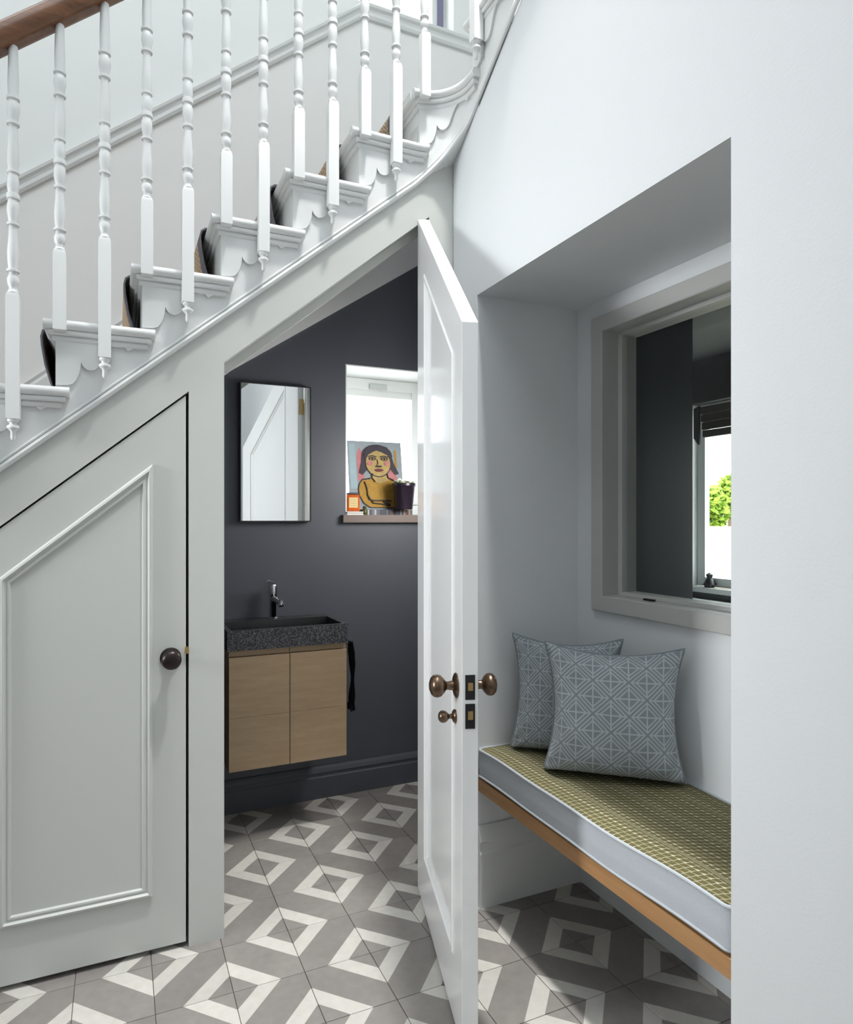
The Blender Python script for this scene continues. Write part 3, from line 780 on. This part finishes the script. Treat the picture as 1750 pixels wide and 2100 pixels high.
shape([(.15, .42), (.27, .40), (.28, .80), (.20, .90), (.15, .80)], 3); shape([(.72, .45), (.90, .40), (.86, .60), (.74, .6)], 3); shape([(.86, .62), (.90, .62), (.90, .88), (.86, .88)], 2)
shape([(.24, .82), (.22, .68), (.17, .53), (.24, .50), (.32, .57), (.36, .74)], 0); shape([(.80, .82), (.84, .68), (.93, .53), (.85, .51), (.76, .60), (.72, .74)], 0)
ell(.53, .79, .29, .165, 0, 24)
shape([(.14, .30), (.15, .20), (.23, .08), (.35, .02), (.86, .02), (.86, .42), (.76, .46), (.36, .46), (.22, .44), (.16, .37)], 5)
shape([(.16, .30), (.17, .20), (.25, .09), (.36, .032), (.85, .032), (.85, .40), (.75, .44), (.38, .44), (.23, .42), (.18, .37)], 2)
shape([(.40, .52), (.70, .52), (.74, .43), (.55, .38), (.38, .44)], 1)
ell(.54, .675, .245, .205, 5); ell(.54, .68, .23, .195, 1)
shape([(.28, .80), (.30, .71), (.36, .80), (.46, .845), (.52, .865), (.60, .845), (.72, .80), (.79, .71), (.80, .82), (.72, .92), (.55, .955), (.36, .92)], 0)
for ex in (.43, .655):
    ell(ex, .742, .075, .026, 5, 12); ell(ex, .738, .045, .012, 1, 10); ell(ex, .738, .020, .014, 5, 10)
    stroke([(ex - .08, .772), (ex, .785), (ex + .08, .772)], .007, 5)
ell(.38, .67, .055, .032, 3, 12); ell(.70, .675, .05, .032, 3, 12)
stroke([(.52, .73), (.53, .67), (.505, .635), (.56, .628)], .006, 5); ell(.54, .628, .065, .014, 5, 10)
ell(.545, .572, .075, .022, 4, 14); stroke([(.46, .575), (.545, .568), (.63, .578)], .004, 5)
stroke([(.30, .22), (.34, .14), (.42, .125), (.60, .13), (.74, .125)], .008, 5); stroke([(.26, .40), (.30, .30), (.31, .20), (.40, .09), (.58, .075), (.72, .05)], .006, 5)
stroke([(.60, .12), (.66, .085), (.72, .06)], .014, 5); stroke([(.42, .52), (.40, .46), (.46, .40)], .006, 5); stroke([(.69, .52), (.71, .46), (.80, .43)], .006, 5)
mb.build('painted_figure', PC, pt)
fp = tag(empty('flower_pot', (1.290, 2.872, SZ + .0265)), 'dark glazed pot of small white flowers beside the portrait', 'plant pot')
MB().lathe([(.046, 0), (.050, .003), (.062, .128), (.066, .132), (.066, .146), (.062, .148), (.058, .140), (.056, .125), (.001, .124)], 24).build('pot', POTDARK, fp, smooth=True, angle=40)
random.seed(3)
for k in range(16):
    a = k * 2.4; r_ = .052 * math.sqrt((k + .5) / 16); z = .150 + random.uniform(0, .016)
    f_ = MB()
    for q in range(5):
        b = q * 2 * PI / 5 + a
        f_.lathe([(.001, -.003), (.006, -.002), (.007, .001), (.004, .004), (.001, .005)], 6, lambda x, y, zz, b=b: (x + .007 * math.cos(b), y + .007 * math.sin(b), zz))
    o = f_.build('flower_head', PETAL, fp); o.location = (r_ * math.cos(a), r_ * math.sin(a), z); o.rotation_euler = (random.uniform(-.5, .5), random.uniform(-.5, .5), 0)
for k in range(7):
    a = k * .9 + .3; MB().tube([(.03 * math.cos(a), .03 * math.sin(a), .125), (.045 * math.cos(a), .045 * math.sin(a), .147), (.058 * math.cos(a), .058 * math.sin(a), .156)], [.002, .008, .001], 5).build('leaf', GREENL, fp)
bk = tag(empty('notebook', (1.03, 2.905, SZ)), 'thin white notebook lying under the amber candle jar', 'book')
MB().box(-.038, .045, -.045, .045, .0, .004).box(-.038, .045, -.045, .045, .012, .016).build('cover', PAPER, bk)
MB().box(-.036, .043, -.043, .043, .0042, .0118).build('pages', mat('page_edges', (.55, .53, .48), .9), bk)
cj = tag(empty('candle_jar', (1.032, 2.905, SZ + .0165)), 'square amber glass candle jar with cream label on the sill', 'candle')
mb = MB().box(-.031, .031, -.028, .028, 0, .080).build('jar', AMBER, cj, bevel=.006)
MB().box(-.024, .020, -.0292, -.0282, .018, .066).build('jar_label', CREAM, cj)
mb = MB()
for k in range(4): mb.box(-.018, .014, -.0297, -.0292, .026 + k * .010, .028 + k * .010)
MB.build(mb, 'label_lines', mat('label_line_ink', (.42, .28, .12), .8), cj)
MB().box(-.025, .025, -.022, .022, .0802, .090).build('jar_rim', POTDARK, cj, bevel=.003)
on = tag(MB().lathe([(.001, 0), (.010, .001), (.014, .010), (.013, .022), (.008, .030), (.010, .036), (.006, .043), (.001, .044)], 14).build('green_ornament', mat('mossy_green_glaze', (.07, .085, .02), .4, noise=.4, nscale=60), smooth=True), 'tiny dark green ornament beside the amber candle jar', 'ornament')
on.location = (1.094, 2.895, SZ)

fp.scale = (.88, .88, .88)

# ------------------------------------------------------------------ bench, cushion, pillows
bn = tag(empty('bench', (1.30, 1.37, .387)), 'built-in oak-edged bench seat spanning the wall niche', 'bench')
MB().box(XR + .036 - 1.30, XN - .001 - 1.30, NY0 + .001 - 1.37, NY1 - .001 - 1.37, .004, .042).build('seat_board', mat('painted_bench_board', (.25, .24, .24), .6), bn)
MB().box(XR + .001 - 1.30, XR + .0355 - 1.30, NY0 + .001 - 1.37, NY1 - .001 - 1.37, 0, .043).build('front_edge', OAKBENCH, bn, bevel=.002)
cz = .4305
cu = tag(empty('bench_cushion', (1.30, 1.37, cz)), 'long box cushion with olive patterned top and grey piped sides on bench', 'cushion')
hx0, hx1 = XR + .000 - 1.30, XN - .004 - 1.30; hy = (NY1 - NY0) / 2 - .0015
T = .098
def rrect(inset, rad, n=6):
    pts = []
    x0, x1, y0, y1 = hx0 + inset, hx1 - inset, -hy + inset, hy - inset
    for cx, cy, a0 in ((x1 - rad, y1 - rad, 0), (x0 + rad, y1 - rad, 90), (x0 + rad, y0 + rad, 180), (x1 - rad, y0 + rad, 270)):
        nxt = 6
        for k in range(n + 1):
            a = R(a0 + 90 * k / n); pts.append((cx + rad * math.cos(a), cy + rad * math.sin(a)))
    # subdivide straights for waviness
    out = []
    for i, p in enumerate(pts):
        q = pts[(i + 1) % len(pts)]; out.append(p); L = math.hypot(q[0] - p[0], q[1] - p[1]); m_ = int(L / .03)
        for k in range(1, m_): out.append((p[0] + (q[0] - p[0]) * k / m_, p[1] + (q[1] - p[1]) * k / m_))
    return out
def wav(x, y, amp): return amp * (math.sin(y * 9 + x * 5) + .6 * math.sin(y * 17 + 1.3))
loops = []
for ins, zz in ((.006, .002), (.0, .008), (-.002, T * .35), (-.003, T * .6), (.0, T - .008), (.006, T - .003), (.03, T - .014)):
    loops.append([(x + (wav(x, y, .0016) if x < hx0 + .1 else 0), y, zz + wav(x, y, .0022) * (1 if zz > .05 else .6) + (.004 if (x < hx0 + .1 and zz < .05) else 0)) for x, y in rrect(ins, .02)])
MB().loft(loops, caps=True).build('side_band', FABGREY, cu, smooth=True)
for zz, m_ in ((T - .003, PIPELIGHT), (.006, PIPELIGHT)):
    MB().tube([(x + (wav(x, y, .0016) if x < hx0 + .1 else 0), y, zz + wav(x, y, .0022) * (1 if zz > .05 else .6) + (.004 if (x < hx0 + .1 and zz < .05) else 0)) for x, y in rrect(.0, .02)], .0042, 8, closed=True).build('piping', m_, cu, smooth=True)
# patterned top grid
nx, ny = 26, 60; vs = []; fs = []
for i in range(nx + 1):
    for j in range(ny + 1):
        u = i / nx; v = j / ny; x = hx0 + .005 + (hx1 - hx0 - .010) * u; y = -hy + .005 + (2 * hy - .010) * v
        # round the corners
        rad = .019; cx = min(max(x, hx0 + .005 + rad), hx1 - .005 - rad); cy = min(max(y, -hy + .005 + rad), hy - .005 - rad)
        d = math.hypot(x - cx, y - cy)
        if abs(x - cx) > 1e-9 and abs(y - cy) > 1e-9 and d > 0:
            m_ = max(abs(x - cx), abs(y - cy)); x = cx + (x - cx) / d * m_; y = cy + (y - cy) / d * m_
        e_ = (1 - (2 * u - 1) ** 6) * (1 - (2 * v - 1) ** 10)
        z = T - .001 + .013 * e_ + wav(x, y, .0022) * (1 - e_ * .5)
        xx = x + (wav(x, y, .0016) if u < .3 else 0)
        vs.append((xx, y, z))
for i in range(nx):
    for j in range(ny):
        a = i * (ny + 1) + j; fs.append((a, a + ny + 1, a + ny + 2, a + 1))
me = bpy.data.meshes.new('patterned_top'); me.from_pydata(vs, [], fs); me.materials.append(OLIVE)
uvl = me.uv_layers.new(name='UVMap')
for lp_ in me.loops:
    p = vs[lp_.vertex_index]; uvl.data[lp_.index].uv = (p[1] + 2.0, p[0] - hx0 + .0)
for p in me.polygons: p.use_smooth = True
o = bpy.data.objects.new('patterned_top', me); COL.objects.link(o); o.parent = cu

def pillow(name, base, ang, tilt, W, Hh, thick, seed, label, uvoff):
    """square scatter cushion standing on its lower edge at base (lower left corner), facing the viewer"""
    random.seed(seed)
    u = Vector((math.cos(R(ang)), math.sin(R(ang)), 0)); bkv = Vector((-u.y, u.x, 0))
    up = (Vector((0, 0, 1)) * math.cos(R(tilt)) + bkv * math.sin(R(tilt))); nrm = u.cross(up).normalized()   # towards hall
    root = empty(name, base); tag(root, label, 'pillow', 'scatter pillows on the bench')
    N = 28
    def mid(a, b):
        # edges pulled in between the corners; corners stick out
        pin_x = .060 * (1 - b * b) ; pin_y = .050 * (1 - a * a)
        x = a * (1 - .155 * (1 - b * b) * abs(a) ** 3); y = b * (1 - .17 * (1 - a * a) * abs(b) ** 3)
        if b < 0: y = b * (1 - .035 * (1 - a * a) * abs(b) ** 3)
        return x, y
    def P3(a, b, side):
        x, y = mid(a, b)
        h = max(0, (1 - a * a)) ** .36 * max(0, (1 - b * b)) ** .36
        sag = 1 + .30 * -b
        t = side * (thick / 2 * (1 if side > 0 else .62) * h * sag + .011 * (1 - max(abs(a), abs(b)) ** 20))
        wr = .003 * math.sin(8 * a + 5 * b + seed) * h + .0025 * math.sin(13 * b - 6 * a + 2 * seed) * h * abs(a) + .006 * math.exp(-((abs(a) - .9) ** 2 + (abs(b) - .9) ** 2) * 18) * math.sin(22 * (a - b))
        return u * (W / 2 * (1 + x)) + up * (Hh / 2 * (1 + y)) + nrm * (t + wr * side)
    for side, nm in ((1, 'front_cover'), (-1, 'back_cover')):
        vs, fs, uv = [], [], []
        for i in range(N + 1):
            for j in range(N + 1):
                a = math.sin((i / N - .5) * PI); b = math.sin((j / N - .5) * PI)
                vs.append(tuple(P3(a, b, side))); uv.append(((a + 1) / 2 + uvoff[0], (b + 1) / 2 + uvoff[1]))
        for i in range(N):
            for j in range(N):
                k = i * (N + 1) + j; q = (k, k + N + 1, k + N + 2, k + 1); fs.append(q if side > 0 else q[::-1])
        me = bpy.data.meshes.new(nm); me.from_pydata(vs, [], fs); me.materials.append(PILLOW if side > 0 else FABGREY)
        l = me.uv_layers.new(name='UVMap')
        for lp_ in me.loops: l.data[lp_.index].uv = uv[lp_.vertex_index]
        for p in me.polygons: p.use_smooth = True
        o = bpy.data.objects.new(nm, me); COL.objects.link(o); o.parent = root
    ed = []
    for k in range(40): ed.append((-1 + k / 20, -1))
    for k in range(40): ed.append((1, -1 + k / 20))
    for k in range(40): ed.append((1 - k / 20, 1))
    for k in range(40): ed.append((-1, 1 - k / 20))
    MB().tube([tuple(P3(a, b, 0)) for a, b in ed], .0042, 7, closed=True).build('piping', PIPING, root, smooth=True)
    return root
ctop = cz + T + .012
pillow('scatter_pillow', (1.172, 1.583, ctop + .007), -40.2, 5, .388, .372, .150, 1, 'grey lattice-patterned pillow in front, nearest the niche window', (0.02, .0))
pillow('scatter_pillow', (1.186, 1.780, ctop + .006), -42, 6, .345, .365, .105, 2, 'grey lattice-patterned pillow half hidden behind the other in niche corner', (.10, .05))

# ------------------------------------------------------------------ internal niche window
w1 = struct(empty('window_1'), 'grey-framed internal window in the back of the niche')
mb = MB(); frame_loft(mb, [(.963, .979), (1.762, .979), (1.762, 1.977), (.963, 1.977)], [(0, 0), (0, .014), (.003, .016), (.050, .016), (.053, .013), (.053, -.060), (.030, -.060), (.030, 0)], lambda u, v, h: (XN - .0005 - h, u, v))
mb.build('window_casing', WINPAINT, w1)
mb = MB(); frame_loft(mb, [(1.005, 1.020), (1.720, 1.020), (1.720, 1.936), (1.005, 1.936)], [(0, 0), (0, .018), (.012, .020), (.022, .012), (.022, -.05), (.0, -.05)], lambda u, v, h: (XN + .075 - h, u, v))
mb.build('window_sash', WINPAINT, w1)
MB().box(XN + .080, XN + .085, 1.022, 1.703, 1.038, 1.918).build('pane', GLASS, w1)
MB().box(XN + .020, XN + .032, 1.52, 1.56, 1.0325, 1.038).build('sash_catch', BRONZEDARK, w1)

# ------------------------------------------------------------------ kitchen beyond the niche window
KX = 3.6
kw = MB()
kw.box(KX, KX + .12, 3.235, 3.4, 0, 2.45).box(KX, KX + .12, 0.4, 1.9, 0, 2.45).box(KX, KX + .12, 1.9, 3.235, 0, .80).box(KX, KX + .12, 1.9, 3.235, 2.07, 2.45)
struct(kw.build('wall_kitchen_far', DARKKIT))
struct(MB().box(1.66, KX + .12, 3.3, 3.4, 0, 2.45).build('wall_kitchen_back', DARKKIT))
struct(MB().box(1.66, KX + .12, 0.4, 0.5, 0, 2.45).build('wall_kitchen_front', DARKKIT))
struct(MB().box(1.646, KX + .12, 0.4, 3.4, 2.36, 2.46).build('ceiling_kitchen', mat('kitchen_ceiling_paint', (.16, .17, .18), .7)))
struct(MB().box(1.646, 1.66, 1.96, 3.3, 0, 2.36).box(1.646, 1.66, 0.4, 0.78, 0, 2.36).build('wall_kitchen_near', DARKKIT))
struct(MB().box(KX + .001, KX + .11, 3.229, 3.2345, .80, 2.07).build('trim_6', WHITE))
window_rect('window_4', lambda a, d, z: (KX + .065 + d, a, z), 1.902, 3.228, .835, 2.068, .06, .045, WHITE)
struct(MB().box(KX - .02, KX + .064, 1.902, 3.228, .801, .834).build('trim_7', WHITE))
tc = tag(empty('tall_cabinet', (2.2, 2.6, 0)), 'tall dark grey kitchen cabinet seen through the niche window', 'cabinet')
MB().box(-.5, .465, -.198, .22, 0, 2.355).build('carcass', DARKKIT, tc)
MB().box(-.5, -.02, -.22, -.2, .1, 2.34).build('door', DARKKIT, tc, bevel=.002); MB().box(-.015, .47, -.22, -.2, .1, 2.34).build('door', DARKKIT, tc, bevel=.002)
rb = tag(empty('roman_blind', (KX - .06, 2.55, 2.05)), 'brown fabric roman blind gathered at top of the kitchen window', 'blind')
mb = MB()
for k in range(4): mb.box(-.012 - .008 * k, .012, -.62, .52, -.225 + .05 * k, -.178 + .05 * k)
mb.build('fabric_fold', BLINDBROWN, rb, bevel=.006)
mb = MB()
for k in range(5): mb.loft([[(-.03 + .012 * k + dx, .53 + .018 * k + dy, z) for dx, dy in ((-.006, -.008), (.006, -.008), (.006, .008), (-.006, .008))] for z in (-.27 + .012 * k, -.02)])
mb.build('pleated_edge', BLINDDARK, rb)
kc = tag(empty('kitchen_counter', (KX - .3, 2.5, 0)), 'white kitchen counter below the bright far window', 'counter')
MB().box(-.3, .278, -1.0, .75, .72, .76).build('worktop', PAPER, kc, bevel=.004)
for k in range(3): MB().box(-.28, .278, -1.0 + k * .583, -.42 + k * .583, .0, .719).build('cabinet_unit', DARKKIT, kc, bevel=.003)
orn = tag(MB().lathe([(.001, 0), (.03, .002), (.04, .02), (.025, .05), (.015, .06), (.022, .085), (.001, .10)], 14).build('sill_figurine', BLACK, smooth=True), 'tiny dark figurine on the far kitchen window sill', 'ornament')
orn.location = (KX + .03, 3.10, .8345)
# garden
struct(MB().box(3.73, 14, -6, 12, -.3, -.05).build('ground_garden', mat('pale_paving', (.6, .56, .48), .9)))
gw = tag(empty('garden_wall', (6.9, 5.9, -.05)), 'low tan brick garden wall outside the kitchen window', 'wall')
for r_ in range(14):
    mbk = MB()
    for c_ in range(16): mbk.box(0, .11, -2.0 + c_ * .24 + (r_ % 2) * .12, -1.77 + c_ * .24 + (r_ % 2) * .12, r_ * .09, r_ * .09 + .08)
    oo = mbk.build('brick_course', TAN, gw); oo['kind'] = 'stuff'
MB().box(.01, .10, -2.0, 1.9, 0, 1.25).build('mortar_core', PAPER, gw)
def tree(x, y, h, r, seed, label):
    random.seed(seed)
    t = tag(empty('garden_tree', (x, y, -.05)), label, 'tree')
    MB().tube([(0, 0, 0), (.03, .02, h * .4), (-.02, .03, h * .8)], [.06, .05, .03], 8).build('trunk', BARK, t, smooth=True)
    vs, fs = [], []
    for k in range(900):
        d = Vector((random.gauss(0, 1), random.gauss(0, 1), random.gauss(0, 1))).normalized() * r * random.uniform(.3, 1) ** .5
        c = Vector((0, 0, h * .75)) + Vector((d.x, d.y, d.z * 1.5)); a = Vector((random.uniform(-1, 1), random.uniform(-1, 1), random.uniform(-1, 1))).normalized() * .06; b = a.orthogonal().normalized() * .035
        n_ = len(vs); vs += [tuple(c - a), tuple(c + b), tuple(c + a), tuple(c - b)]; fs.append((n_, n_ + 1, n_ + 2, n_ + 3))
    mb = MB(); mb.add(vs, fs); o = mb.build('foliage', LEAF, t); o['kind'] = 'stuff'
tree(7.6, 6.50, 1.95, .24, 5, 'bright green tree just outside the kitchen window, left')
tree(9.3, 7.52, 2.3, .24, 6, 'bright green tree outside the kitchen window, right')
